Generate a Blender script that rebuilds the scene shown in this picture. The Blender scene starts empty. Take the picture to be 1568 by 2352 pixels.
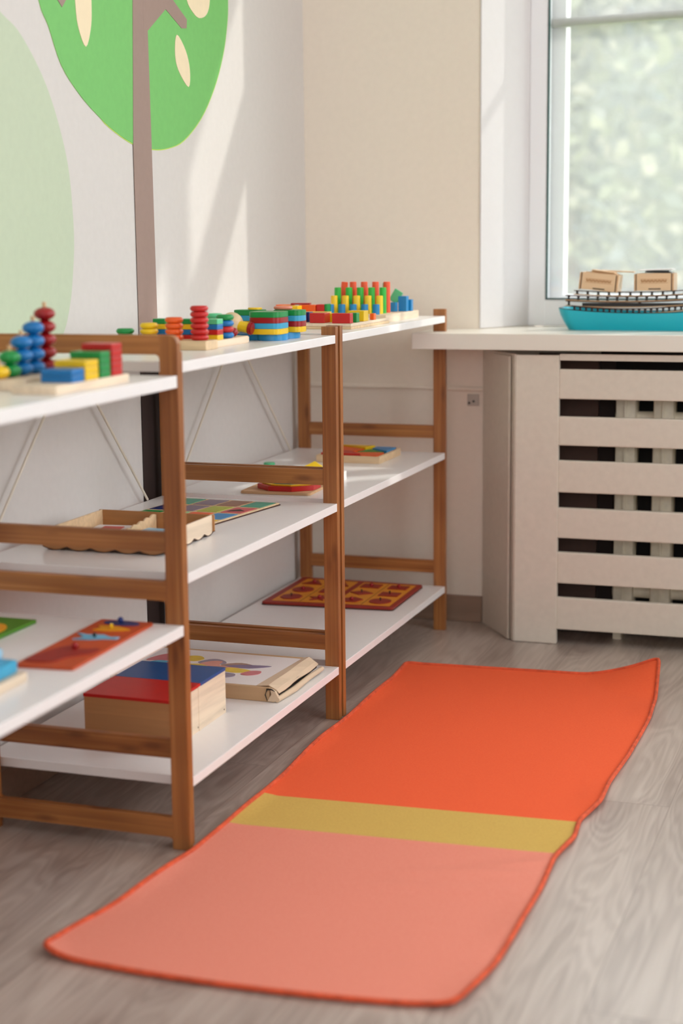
import bpy, bmesh, math, random
from mathutils import Vector, Matrix

S = bpy.context.scene
C = S.collection
PI = math.pi

def srgb(r, g, b):
    f = lambda c: (c/255/12.92) if c/255 <= .04045 else ((c/255+.055)/1.055)**2.4
    return (f(r), f(g), f(b), 1)

# ------------------------------------------------------------------ camera
cd = bpy.data.cameras.new('camera'); cam = bpy.data.objects.new('camera', cd); C.objects.link(cam)
cR = Vector((0.94525827, 0.32616387, -0.0101953)); cU = Vector((-0.04429815, 0.15920928, 0.98625052)); cF = Vector((-0.32330247, 0.93180982, -0.16494235))
m = Matrix((cR, cU, -cF)).transposed().to_4x4(); m.translation = Vector((1.51006, -4.08616, 1.0)); cam.matrix_world = m
cd.sensor_fit = 'HORIZONTAL'; cd.sensor_width = 24; cd.lens = 3724.63/1568*24
cd.clip_start = .05; cd.clip_end = 200
cd.dof.use_dof = True; cd.dof.focus_distance = 3.35; cd.dof.aperture_fstop = 2.4
S.camera = cam
# ------------------------------------------------------------------ view, world, sun, window and fill light
S.view_settings.view_transform = 'Standard'; S.view_settings.look = 'None'; S.view_settings.gamma = 1
S.view_settings.use_curve_mapping = False; S.view_settings.exposure = 0.04
S.cycles.max_bounces = 10; S.cycles.diffuse_bounces = 6; S.cycles.transparent_max_bounces = 16
S.cycles.sample_clamp_indirect = 6; S.cycles.caustics_reflective = False; S.cycles.caustics_refractive = False
W = bpy.data.worlds.new('sky'); S.world = W; W.use_nodes = True
bg = W.node_tree.nodes['Background']; bg.inputs[0].default_value = (.93, .97, 1, 1); bg.inputs[1].default_value = 3.6
sd = bpy.data.lights.new('sun', 'SUN'); sun = bpy.data.objects.new('sun', sd); C.objects.link(sun)
sd.energy = 2.9; sd.angle = .022; sd.color = (1, .95, .9)
sun.rotation_euler = Vector((1, .85, 1.15)).to_track_quat('Z', 'Y').to_euler()
def area(name, loc, direction, sx, sy, power, col):
    l = bpy.data.lights.new(name, 'AREA'); o = bpy.data.objects.new(name, l); C.objects.link(o)
    l.shape = 'RECTANGLE'; l.size = sx; l.size_y = sy; l.energy = power; l.color = col
    o.location = loc; o.rotation_euler = Vector(direction).to_track_quat('-Z', 'Y').to_euler(); return o
area('daylight_side_window', (3.66, -2.0, 1.55), (-1, 0, -.08), 2.3, 1.5, 25, (.97, .98, 1))
area('daylight_rear_window', (1.6, -5.95, 1.6), (0, 1, -.05), 2.3, 1.4, 6.5, (1, .82, .70))
area('added_window_fill', (2.30, .335, 1.55), (-.1, -1, -.2), 1.2, 1.5, 60, (.86, .93, 1))  # added fill lamp in an unseen opening, brightens the floor at right

# ------------------------------------------------------------------ materials
def mat(name, col, rough=.5, spec=.5, metal=0):
    mt = bpy.data.materials.new(name); mt.use_nodes = True
    b = mt.node_tree.nodes['Principled BSDF']
    b.inputs['Base Color'].default_value = col; b.inputs['Roughness'].default_value = rough
    b.inputs['Metallic'].default_value = metal; b.inputs['Specular IOR Level'].default_value = spec
    return mt
def N(mt, t, **k):
    n = mt.node_tree.nodes.new(t)
    for a, v in k.items(): setattr(n, a, v)
    return n
def LK(mt, a, b): mt.node_tree.links.new(a, b)
def coords(mt, scale, rot=(0, 0, 0), kind='Object'):
    tc = N(mt, 'ShaderNodeTexCoord'); mp = N(mt, 'ShaderNodeMapping')
    mp.inputs['Scale'].default_value = scale; mp.inputs['Rotation'].default_value = rot
    LK(mt, tc.outputs[kind], mp.inputs['Vector']); return mp.outputs[0]
def noise(mt, vec, scale, detail=3, dist=0, rough=.5):
    n = N(mt, 'ShaderNodeTexNoise'); n.inputs['Scale'].default_value = scale; n.inputs['Detail'].default_value = detail
    n.inputs['Distortion'].default_value = dist; n.inputs['Roughness'].default_value = rough
    LK(mt, vec, n.inputs['Vector']); return n.outputs[0]
def ramp(mt, fac, stops):
    r = N(mt, 'ShaderNodeValToRGB'); e = r.color_ramp.elements
    while len(e) < len(stops): e.new(.5)
    for k, (p, c) in enumerate(stops): e[k].position = p; e[k].color = c
    LK(mt, fac, r.inputs[0]); return r.outputs[0]
def mix(mt, fac, a, b, mode='MIX'):
    n = N(mt, 'ShaderNodeMix', data_type='RGBA', blend_type=mode)
    if isinstance(fac, (int, float)): n.inputs[0].default_value = fac
    else: LK(mt, fac, n.inputs[0])
    for i, v in ((6, a), (7, b)):
        if isinstance(v, tuple): n.inputs[i].default_value = v
        else: LK(mt, v, n.inputs[i])
    return n.outputs[2]
def bump(mt, h, strength, dist=.001):
    b = N(mt, 'ShaderNodeBump'); b.inputs['Strength'].default_value = strength; b.inputs['Distance'].default_value = dist
    LK(mt, h, b.inputs['Height']); LK(mt, b.outputs[0], mt.node_tree.nodes['Principled BSDF'].inputs['Normal'])
def base(mt, c): LK(mt, c, mt.node_tree.nodes['Principled BSDF'].inputs['Base Color'])

def painted(name, rgb, rough=.4, var=.05, bs=.15):      # painted / lacquered surface with faint unevenness
    mt = mat(name, srgb(*rgb), rough)
    v = coords(mt, (1, 1, 1)); n = noise(mt, v, 60, 3)
    lo = tuple(max(0, c*(1-var)) for c in srgb(*rgb)[:3])+(1,); hi = tuple(min(1, c*(1+var)) for c in srgb(*rgb)[:3])+(1,)
    base(mt, ramp(mt, n, [(.3, lo), (.7, hi)])); bump(mt, n, bs, .0006); return mt
def bamboo(name, axis):
    mt = mat(name, srgb(190, 120, 60), .42)
    sc = {'z': (150, 150, 3), 'x': (3, 150, 150), 'y': (150, 3, 150)}[axis]
    v = coords(mt, sc); n = noise(mt, v, 1, 2)
    c = ramp(mt, n, [(.3, srgb(130, 76, 36)), (.55, srgb(158, 98, 48)), (.75, srgb(182, 124, 70))])
    s2 = {'z': (14, 14, 5), 'x': (5, 14, 14), 'y': (14, 5, 14)}[axis]
    v2 = coords(mt, s2); n2 = noise(mt, v2, 1, 1)
    c = mix(mt, .35, c, ramp(mt, n2, [(.35, srgb(116, 64, 28)), (.65, srgb(184, 126, 72))]))
    s3 = {'z': (30, 30, 9), 'x': (9, 30, 30), 'y': (30, 9, 30)}[axis]   # nodes of the cane: dark bruises
    vo = N(mt, 'ShaderNodeTexVoronoi'); LK(mt, coords(mt, s3), vo.inputs['Vector']); vo.inputs['Scale'].default_value = 1
    c = mix(mt, ramp(mt, vo.outputs['Distance'], [(.08, (.6, .6, .6, 1)), (.26, (0, 0, 0, 1))]), c, srgb(96, 50, 24))
    base(mt, c); bump(mt, n, .12, .0005); return mt
def plywood(name, rgb, axis='x', dark=.8, rough=.55):
    mt = mat(name, srgb(*rgb), rough)
    sc = {'z': (40, 40, 3), 'x': (3, 40, 40), 'y': (40, 3, 40)}[axis]
    n = noise(mt, coords(mt, sc), 1.2, 4, 1.0)
    h = srgb(*rgb); l = tuple(c*dark for c in h[:3])+(1,)
    base(mt, ramp(mt, n, [(.35, l), (.65, h)])); bump(mt, n, .08, .0004); return mt

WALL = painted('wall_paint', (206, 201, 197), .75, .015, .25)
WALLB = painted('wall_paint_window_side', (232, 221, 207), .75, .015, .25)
CEIL = painted('ceiling_paint', (235, 232, 228), .8, .01)
REVEAL = painted('window_reveal_paint', (212, 208, 208), .6, .01)
PVC = mat('white_window_plastic', srgb(236, 236, 240), .3)
GASKET = mat('dark_rubber_gasket', srgb(30, 70, 66), .5)
SILL = mat('white_sill_laminate', srgb(226, 219, 208), .3)
CABW = painted('cream_painted_wood', (210, 200, 186), .5, .03, .2)
RAD = painted('old_radiator_enamel', (236, 226, 204), .45, .06)
SHELF = painted('white_lacquered_board', (236, 234, 233), .26, .008, .03)
BZ, BX_, BY = bamboo('bamboo_upright', 'z'), bamboo('bamboo_rail', 'x'), bamboo('bamboo_deep', 'y')
WIRE = mat('cream_coated_wire', srgb(214, 204, 188), .4)
PLY = plywood('pale_plywood', (236, 214, 188), 'y'); PLYX = plywood('tan_plywood', (214, 172, 128), 'x')
PLYL = plywood('light_beech', (226, 196, 156), 'x'); PLYD = plywood('warm_box_plywood', (182, 130, 82), 'x', .85); PLYB = plywood('small_box_plywood', (226, 190, 152), 'x', .94)
BURNT = mat('laser_burnt_edge', srgb(70, 38, 26), .7)
BLACK = mat('black_lacquer', srgb(14, 12, 12), .35)
TUR = mat('turquoise_plastic', srgb(16, 172, 192), .35)
CARD = plywood('brown_cardboard', (196, 162, 124), 'x', .93, .85)
CARDP = plywood('pale_cardboard', (214, 190, 162), 'y', .93, .8)
PAPER = mat('white_printed_card', srgb(232, 226, 224), .45)
COLS = dict(red=(190, 24, 22), dred=(150, 14, 20), blue=(10, 110, 178), lblue=(54, 160, 200), green=(14, 136, 64), mint=(90, 196, 140),
            yellow=(232, 190, 24), orange=(232, 92, 30), navy=(20, 44, 110), cream=(226, 214, 180), lime=(176, 186, 70), teal=(60, 158, 132),
            pink=(204, 92, 98), mauve=(130, 116, 136), brown=(150, 108, 86), pegblue=(20, 130, 190), peggreen=(40, 176, 60), pegyellow=(246, 206, 40),
            pegorange=(236, 84, 40), salmon=(222, 130, 108), sky=(150, 196, 220), white=(232, 228, 224), purple=(104, 84, 122), seablue=(40, 140, 200))
PM = {k: painted('paint_'+k, v, .32, .04, .05) for k, v in COLS.items()}
MAT_P = {k: painted('puzzle_'+k, v, .5, .06, .1) for k, v in dict(orange=(186, 72, 26), red=(146, 32, 22), green=(70, 128, 22), amber=(222, 146, 30), frame=(148, 32, 20),
         lblue=(108, 176, 208), yellow=(224, 152, 20), dblue=(40, 56, 110)).items()}

# floor: grey-brown laminate planks running towards the window
FLOOR = mat('grey_oak_laminate', srgb(170, 150, 135), .42, .5)
FLOOR.node_tree.nodes['Principled BSDF'].inputs['Coat Weight'].default_value = 1.0; FLOOR.node_tree.nodes['Principled BSDF'].inputs['Coat IOR'].default_value = 1.7; FLOOR.node_tree.nodes['Principled BSDF'].inputs['Coat Roughness'].default_value = .36
fc = coords(FLOOR, (1, 1, 1), (0, 0, PI/2))
br = N(FLOOR, 'ShaderNodeTexBrick'); LK(FLOOR, fc, br.inputs['Vector'])
br.inputs['Scale'].default_value = 1; br.inputs['Brick Width'].default_value = 1.29; br.inputs['Row Height'].default_value = .192
br.inputs['Mortar Size'].default_value = .0008; br.inputs['Mortar Smooth'].default_value = .3; br.inputs['Bias'].default_value = 0
br.inputs['Color1'].default_value = (.25, .25, .25, 1); br.inputs['Color2'].default_value = (.75, .75, .75, 1); br.inputs['Mortar'].default_value = (0, 0, 0, 1)
br.offset = .37
vo = N(FLOOR, 'ShaderNodeVectorMath', operation='ADD'); tc = coords(FLOOR, (1, 1, 1)); LK(FLOOR, tc, vo.inputs[0])
sc_ = N(FLOOR, 'ShaderNodeVectorMath', operation='SCALE'); LK(FLOOR, br.outputs['Color'], sc_.inputs[0]); sc_.inputs['Scale'].default_value = 7; LK(FLOOR, sc_.outputs[0], vo.inputs[1])
mp = N(FLOOR, 'ShaderNodeMapping'); mp.inputs['Scale'].default_value = (11, 1.6, 1); LK(FLOOR, vo.outputs[0], mp.inputs['Vector'])
big = noise(FLOOR, mp.outputs[0], 1, 2, .6)
rings = N(FLOOR, 'ShaderNodeMath', operation='MULTIPLY'); LK(FLOOR, big, rings.inputs[0]); rings.inputs[1].default_value = 95
sn = N(FLOOR, 'ShaderNodeMath', operation='SINE'); LK(FLOOR, rings.outputs[0], sn.inputs[0])
mr = N(FLOOR, 'ShaderNodeMapRange'); mr.inputs['From Min'].default_value = -1; LK(FLOOR, sn.outputs[0], mr.inputs['Value'])
mp2 = N(FLOOR, 'ShaderNodeMapping'); mp2.inputs['Scale'].default_value = (150, 5, 1); LK(FLOOR, vo.outputs[0], mp2.inputs['Vector'])
fine = noise(FLOOR, mp2.outputs[0], 1, 4)
g1 = ramp(FLOOR, fine, [(.3, srgb(144, 128, 118)), (.7, srgb(182, 169, 160))])
g2 = mix(FLOOR, .26, g1, ramp(FLOOR, mr.outputs[0], [(.1, srgb(116, 96, 86)), (.55, srgb(176, 160, 148)), (.9, srgb(206, 192, 182))]))
g3 = mix(FLOOR, .30, g2, ramp(FLOOR, big, [(.35, srgb(118, 96, 84)), (.65, srgb(200, 184, 170))]))
g4 = mix(FLOOR, .14, g3, br.outputs['Color'], 'OVERLAY')
base(FLOOR, mix(FLOOR, br.outputs['Fac'], g4, srgb(122, 102, 90)))
bump(FLOOR, fine, .15, .0006)

# rug cloth: orange twill, mustard band, pink field
RUG = mat('woven_rug_cloth', srgb(226, 84, 44), .9, .2)
tcr = N(RUG, 'ShaderNodeTexCoord'); sx = N(RUG, 'ShaderNodeSeparateXYZ'); LK(RUG, tcr.outputs['Object'], sx.inputs[0])
ma = N(RUG, 'ShaderNodeMath', operation='MULTIPLY_ADD'); LK(RUG, sx.outputs['X'], ma.inputs[0]); ma.inputs[1].default_value = -.055; LK(RUG, sx.outputs['Y'], ma.inputs[2])
r_ = N(RUG, 'ShaderNodeMapRange'); LK(RUG, ma.outputs[0], r_.inputs['Value']); r_.inputs['From Min'].default_value = -2.3; r_.inputs['From Max'].default_value = -.3
rr = N(RUG, 'ShaderNodeValToRGB'); rr.color_ramp.interpolation = 'CONSTANT'; e = rr.color_ramp.elements; e.new(.5)
pos = lambda y: (y+2.3)/2
e[0].position = 0; e[0].color = srgb(226, 138, 118)
e[1].position = pos(-1.640); e[1].color = srgb(204, 168, 88)
e[2].position = pos(-1.487); e[2].color = srgb(235, 96, 56)
LK(RUG, r_.outputs[0], rr.inputs[0])
nr = noise(RUG, coords(RUG, (1, 1, 1)), 260, 2)
wv = N(RUG, 'ShaderNodeTexWave'); wv.bands_direction = 'X'; LK(RUG, coords(RUG, (1, 1, 1), (0, 0, .8)), wv.inputs['Vector']); wv.inputs['Scale'].default_value = 95
c = mix(RUG, .10, rr.outputs[0], ramp(RUG, wv.outputs['Fac'], [(0, (.25, .25, .25, 1)), (1, (.75, .75, .75, 1))]), 'OVERLAY')
c = mix(RUG, .12, c, ramp(RUG, nr, [(.3, (.2, .2, .2, 1)), (.7, (.8, .8, .8, 1))]), 'OVERLAY')
base(RUG, c); bump(RUG, wv.outputs['Fac'], .25, .0008)
PIPE = painted('orange_overlock_edging', (206, 84, 50), .95, .2, .8)

GLASS = bpy.data.materials.new('hazy_window_glass'); GLASS.use_nodes = True
nt = GLASS.node_tree; nt.nodes.clear(); out = nt.nodes.new('ShaderNodeOutputMaterial')
tr = nt.nodes.new('ShaderNodeBsdfTransparent'); tr.inputs[0].default_value = (.95, .97, .96, 1)
tl = nt.nodes.new('ShaderNodeBsdfTranslucent'); tl.inputs[0].default_value = (.95, .96, .97, 1)
gl = nt.nodes.new('ShaderNodeBsdfGlossy'); gl.inputs['Roughness'].default_value = .02
m1 = nt.nodes.new('ShaderNodeMixShader'); m1.inputs[0].default_value = .13  # white translucent share puts the pale haze of the view into the pane
m2 = nt.nodes.new('ShaderNodeMixShader'); m2.inputs[0].default_value = .05
nt.links.new(tr.outputs[0], m1.inputs[1]); nt.links.new(tl.outputs[0], m1.inputs[2]); nt.links.new(m1.outputs[0], m2.inputs[1]); nt.links.new(gl.outputs[0], m2.inputs[2]); nt.links.new(m2.outputs[0], out.inputs[0])
def leafmat(name, cols):
    mt = mat(name, cols[0], .5); oi = N(mt, 'ShaderNodeNewGeometry')
    base(mt, ramp(mt, oi.outputs['Random Per Island'], [(i/(len(cols)-1), c) for i, c in enumerate(cols)]))
    b = mt.node_tree.nodes['Principled BSDF']; o = mt.node_tree.nodes['Material Output']
    t = N(mt, 'ShaderNodeBsdfTranslucent'); t.inputs[0].default_value = srgb(152, 148, 136); ms = N(mt, 'ShaderNodeMixShader'); ms.inputs[0].default_value = .4
    LK(mt, b.outputs[0], ms.inputs[1]); LK(mt, t.outputs[0], ms.inputs[2]); LK(mt, ms.outputs[0], o.inputs[0]); return mt
LEAF = leafmat('garden_leaves', [srgb(80, 90, 104), srgb(146, 146, 112), srgb(92, 102, 114), srgb(216, 204, 180)])
LEAFB = leafmat('grey_green_leaves', [srgb(92, 100, 116), srgb(104, 112, 126), srgb(156, 150, 134), srgb(96, 104, 120)])
BARK = painted('bark', (120, 108, 96), .9, .2, .8)
GRASS = painted('lawn_grass', (150, 168, 110), .9, .2, .8)
MUR_G = painted('mural_green', (112, 184, 98), .7, .03); MUR_E = painted('mural_yellow_green_rim', (186, 214, 96), .7, .03)
MUR_T = painted('mural_taupe', (150, 126, 116), .7, .02); MUR_D = painted('mural_dark_brown', (40, 24, 20), .7, .02)
MUR_L = painted('mural_cream', (232, 214, 180), .7, .02); MUR_P = painted('mural_pale_green', (186, 198, 172), .7, .02)
BASEB = plywood('wood_look_baseboard', (150, 122, 104), 'x', .85)
METAL = mat('dull_zinc', srgb(186, 178, 168), .5)

# ------------------------------------------------------------------ mesh helpers
class MB:
    def __init__(s): s.bm = bmesh.new()
    def box(s, x0, x1, y0, y1, z0, z1, bev=0, rot=None, piv=None):
        r = bmesh.ops.create_cube(s.bm, size=1); vs = r['verts']
        bmesh.ops.transform(s.bm, matrix=Matrix.Translation(((x0+x1)/2, (y0+y1)/2, (z0+z1)/2)) @ Matrix.Diagonal((x1-x0, y1-y0, z1-z0, 1)), verts=vs)
        if rot is not None:
            p = Vector(piv) if piv else Vector(((x0+x1)/2, (y0+y1)/2, (z0+z1)/2))
            bmesh.ops.transform(s.bm, matrix=Matrix.Translation(p) @ rot @ Matrix.Translation(-p), verts=vs)
        if bev:
            es = list({e for v in vs for e in v.link_edges})
            bmesh.ops.bevel(s.bm, geom=es, offset=bev, segments=2, affect='EDGES', profile=.6)
        return s
    def cyl(s, x, y, z0, z1, r, seg=24, bev=0, axis='z', r2=None):
        res = bmesh.ops.create_cone(s.bm, cap_ends=True, segments=seg, radius1=r, radius2=r if r2 is None else r2, depth=z1-z0); vs = res['verts']
        R = {'z': Matrix.Identity(4), 'x': Matrix.Rotation(PI/2, 4, 'Y'), 'y': Matrix.Rotation(PI/2, 4, 'X')}[axis]
        if bev:
            es = [e for e in {e for v in vs for e in v.link_edges} if any(len(f.verts) > 4 for f in e.link_faces)]
            g = bmesh.ops.bevel(s.bm, geom=es, offset=bev, segments=2, affect='EDGES'); vs = list({v for v in list(g['verts'])+[v for v in vs if v.is_valid]})
        s._t(vs, R, x, y, (z0+z1)/2, axis); return s
    def _t(s, vs, R, x, y, zc, axis):
        # for axis x / y: (x, y) are the two fixed coordinates, zc runs along the axis
        loc = {'z': (x, y, zc), 'x': (zc, x, y), 'y': (x, zc, y)}[axis]
        bmesh.ops.transform(s.bm, matrix=Matrix.Translation(loc) @ R, verts=vs)
    def prism(s, pts, z0, z1, plane='xy', bev=0):
        f = {'xy': lambda a, b, c: (a, b, c), 'xz': lambda a, b, c: (a, c, b), 'yz': lambda a, b, c: (c, a, b)}[plane]
        lo = [s.bm.verts.new(f(a, b, z0)) for a, b in pts]; hi = [s.bm.verts.new(f(a, b, z1)) for a, b in pts]
        n = len(pts); fs = [s.bm.faces.new(lo), s.bm.faces.new(hi)]
        for i in range(n): fs.append(s.bm.faces.new((lo[i], lo[(i+1) % n], hi[(i+1) % n], hi[i])))
        bmesh.ops.recalc_face_normals(s.bm, faces=fs)
        if bev:
            es = [e for e in {e for ff in fs[:2] for e in ff.edges}]
            bmesh.ops.bevel(s.bm, geom=es, offset=bev, segments=2, affect='EDGES')
        return s
    def lathe(s, x, y, prof, seg=28):
        rings = []
        for r, z in prof:
            rings.append([s.bm.verts.new((x+r*math.cos(2*PI*i/seg), y+r*math.sin(2*PI*i/seg), z)) for i in range(seg)])
        for a, b in zip(rings, rings[1:]):
            for i in range(seg): s.bm.faces.new((a[i], a[(i+1) % seg], b[(i+1) % seg], b[i]))
        s.bm.faces.new(rings[0][::-1]); s.bm.faces.new(rings[-1]); return s
    def ball(s, x, y, z, r, sz=1, seg=20):
        g = bmesh.ops.create_uvsphere(s.bm, u_segments=seg, v_segments=seg//2+2, radius=r)
        bmesh.ops.transform(s.bm, matrix=Matrix.Translation((x, y, z)) @ Matrix.Diagonal((1, 1, sz, 1)), verts=g['verts']); return s
    def tube(s, pts, r, seg=8, closed=False):
        pts = [Vector(p) for p in pts]; n = len(pts); rings = []
        for i, p in enumerate(pts):
            if closed: d = pts[(i+1) % n]-pts[i-1]
            else: d = pts[min(i+1, n-1)]-pts[max(i-1, 0)]
            d.normalize(); a = d.cross(Vector((0, 0, 1)))
            if a.length < .05: a = d.cross(Vector((1, 0, 0)))
            a.normalize(); b = d.cross(a); rad = r[i] if isinstance(r, list) else r
            rings.append([s.bm.verts.new(p+a*rad*math.cos(2*PI*k/seg)+b*rad*math.sin(2*PI*k/seg)) for k in range(seg)])
        rng = range(n) if closed else range(n-1)
        for i in rng:
            A, B = rings[i], rings[(i+1) % n]
            for k in range(seg): s.bm.faces.new((A[k], A[(k+1) % seg], B[(k+1) % seg], B[k]))
        if not closed: s.bm.faces.new(rings[0][::-1]); s.bm.faces.new(rings[-1])
        bmesh.ops.recalc_face_normals(s.bm, faces=s.bm.faces[:]); return s
    def rot(s, R, piv):
        p = Vector(piv); bmesh.ops.transform(s.bm, matrix=Matrix.Translation(p) @ R @ Matrix.Translation(-p), verts=s.bm.verts[:]); return s

def wloc(o):
    v = Vector((0, 0, 0))
    while o: v += o.location; o = o.parent
    return v
def finish(name, mb, mt, org, parent=None, smooth=False):
    off = wloc(parent)+Vector(org) if parent else Vector(org)
    bmesh.ops.translate(mb.bm, vec=-off, verts=mb.bm.verts[:])
    me = bpy.data.meshes.new(name); mb.bm.to_mesh(me); mb.bm.free()
    me.materials.append(mt)
    o = bpy.data.objects.new(name, me); C.objects.link(o)
    if smooth:
        for p in me.polygons: p.use_smooth = True
        try: me.set_sharp_from_angle(angle=.7)
        except Exception: pass
    if parent: o.parent = parent
    o.location = org; return o
def thing(name, label, cat, loc, group=None):
    o = bpy.data.objects.new(name, None); C.objects.link(o); o.location = loc; o.empty_display_size = .05
    o['label'] = label; o['category'] = cat
    if group: o['group'] = group
    return o
def part(name, mb, mt, parent, label=None, smooth=False):
    o = finish(name, mb, mt, (0, 0, 0), parent, smooth)
    if label: o['label'] = label
    return o
def solo(name, mb, mt, label, cat, group=None, smooth=False):
    vs = mb.bm.verts; xs = [v.co.x for v in vs]; ys = [v.co.y for v in vs]; zs = [v.co.z for v in vs]
    o = finish(name, mb, mt, ((min(xs)+max(xs))/2, (min(ys)+max(ys))/2, min(zs)), None, smooth)
    o['label'] = label; o['category'] = cat
    if group: o['group'] = group
    return o
def struct(name, mb, mt, parent=None, smooth=False):
    o = finish(name, mb, mt, (0, 0, 0), parent, smooth)
    if not parent: o['kind'] = 'structure'
    return o
RZ = lambda a: Matrix.Rotation(a, 4, 'Z')
RX = lambda a: Matrix.Rotation(a, 4, 'X')
RY = lambda a: Matrix.Rotation(a, 4, 'Y')

# ------------------------------------------------------------------ room shell
RX1, RY1, H = 3.4, -5.7, 2.9
struct('floor', MB().box(-.2, RX1+.2, RY1-.2, .0, -.12, 0), FLOOR)
struct('ceiling', MB().box(-.2, RX1+.2, RY1-.2, .35, H, H+.12), CEIL)
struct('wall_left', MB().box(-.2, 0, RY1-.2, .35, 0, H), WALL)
b = MB()
b.box(0, .474, .0, .35, -.12, H); b.box(.474, 1.53, .0, .35, -.12, .762); b.box(.474, 1.53, .0, .35, 2.62, H)
b.prism([(.474, 0), (.5635, .155), (.5635, .35), (.474, .35)], .762, 2.62)
b.box(1.53, 1.7, 0, .35, -.12, H); b.box(1.7, 2.95, 0, .35, -.12, .8); b.box(1.7, 2.95, 0, .35, 2.3, H); b.box(2.95, RX1+.2, 0, .35, -.12, H)
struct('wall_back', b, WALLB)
# lighter plastered splay of the window recess
struct('trim_1', MB().prism([(.4742, -.0025), (.5637, .1545), (.566, .1545), (.4775, -.0025)], .7745, 2.618), REVEAL)
struct('trim_2', MB().box(.4742, 1.5275, -.0015, .145, 2.616, 2.6195), REVEAL)
b = MB(); b.box(RX1, RX1+.2, RY1, -3.2, 0, H); b.box(RX1, RX1+.2, -.8, 0, 0, H); b.box(RX1, RX1+.2, -3.2, -.8, 0, .8); b.box(RX1, RX1+.2, -3.2, -.8, 2.35, H)
struct('wall_right', b, WALL)
b = MB(); b.box(0, .4, RY1-.2, RY1, 0, H); b.box(2.8, RX1, RY1-.2, RY1, 0, H); b.box(.4, 2.8, RY1-.2, RY1, 0, .85); b.box(.4, 2.8, RY1-.2, RY1, 2.3, H)
struct('wall_front', b, WALL)
struct('baseboard_back', MB().box(.016, .486, -.016, 0, 0, .069, .002), BASEB)
struct('baseboard_left', MB().box(0, .016, RY1, 0, 0, .069, .002), BASEB)
b = MB().tube([(.0, -.001, .621), (.12, -.002, .6185), (.25, -.0015, .6195), (.36, -.001, .6175), (.485, -.001, .6165)], .0065, 8)
struct('trim_3', b, WALLB, smooth=True)

# ------------------------------------------------------------------ window in the back wall
w1 = bpy.data.objects.new('window_1', None); C.objects.link(w1); w1.location = (1.05, .17, .773); w1['kind'] = 'structure'
b = MB()
for q in ((.5645, .613, .773, 2.62), (1.12, 1.20, .773, 2.62), (1.46, 1.5285, .773, 2.62)): b.box(q[0], q[1], .155, .205, q[2], q[3], .004)
for z0, z1 in ((.7735, .843), (1.965, 2.115), (2.55, 2.619)): b.box(.60, 1.47, .156, .204, z0, z1, .004)
struct('window_frame', b, PVC, w1)
b = MB()
for q in ((.5645, .648), (1.19, 1.26), (1.45, 1.5285)): b.box(q[0], q[1], .212, .27, .774, 2.619, .003)
for z0, z1 in ((.774, .853), (2.54, 2.618)): b.box(.60, 1.47, .213, .269, z0, z1, .003)
struct('window_outer_frame', b, mat('white_outer_frame', srgb(205, 203, 205), .4), w1)
b = MB()
for xa, xb in ((.613, 1.12), (1.20, 1.46)):
    for za, zb in ((.843, 1.965), (2.115, 2.55)):
        for q in ((xa, xa+.0035, za, zb), (xb-.0035, xb, za, zb), (xa, xb, za, za+.003), (xa, xb, zb-.003, zb)): b.box(q[0], q[1], .153, .165, q[2], q[3])
struct('window_gasket', b, GASKET, w1)
for i, (xa, xb) in enumerate(((.613, 1.12), (1.20, 1.46))):
    for za, zb in ((.843, 1.965), (2.115, 2.55)): struct('window_pane', MB().box(xa, xb, .176, .180, za, zb), GLASS, w1)
b = MB().box(.614, 1.119, .188, .205, 1.541, 1.563, .003); b.rot(RY(-.02), (.83, .196, 1.552))
bar = struct('window_blind_bar', b, painted('greige_bar', (150, 146, 140), .5), w1); bar['label'] = 'greige rail across the window pane'
# unseen windows out of frame; area lamps at them fill the room
w2 = bpy.data.objects.new('window_2', None); C.objects.link(w2); w2.location = (RX1+.1, -2, .8); w2['kind'] = 'structure'
b = MB()
for y in (-3.2, -2.03, -.86): b.box(RX1+.08, RX1+.14, y, y+.06, .8, 2.35)
for z in (.8, 2.29): b.box(RX1+.08, RX1+.14, -3.2, -.8, z, z+.06)
struct('window_frame', b, PVC, w2)
w3 = bpy.data.objects.new('window_3_added', None); C.objects.link(w3); w3.location = (2.45, .17, .8); w3['kind'] = 'structure'  # opening added out of view to carry the fill lamp
b = MB()
for x in (1.70, 2.30, 2.89): b.box(x, x+.06, .15, .21, .8, 2.3)
for z in (.8, 2.24): b.box(1.70, 2.95, .15, .21, z, z+.06)
struct('window_frame', b, PVC, w3)
w4 = bpy.data.objects.new('window_4', None); C.objects.link(w4); w4.location = (1.6, RY1-.1, .85); w4['kind'] = 'structure'
b = MB()
for x in (.4, 1.57, 2.74): b.box(x, x+.06, RY1-.14, RY1-.08, .85, 2.3)
for z in (.85, 2.24): b.box(.4, 2.8, RY1-.14, RY1-.08, z, z+.06)
struct('window_frame', b, PVC, w4)
# unseen panel added outside the second window to keep the sun off the floor
struct('added_sun_blocker', MB().box(1.69, 2.96, .352, .356, .78, 2.32), mat('sun_blocker_white', srgb(240, 238, 232), .8), w3)

# sill board
sill = thing('window_sill_board', 'thick white sill board under the window above the slatted radiator cabinet', 'window sill', (1.1, -.1, .732))
part('sill_board', MB().box(.352, 1.95, -.2055, .1545, .7325, .7725, .0025), SILL, sill)

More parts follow.
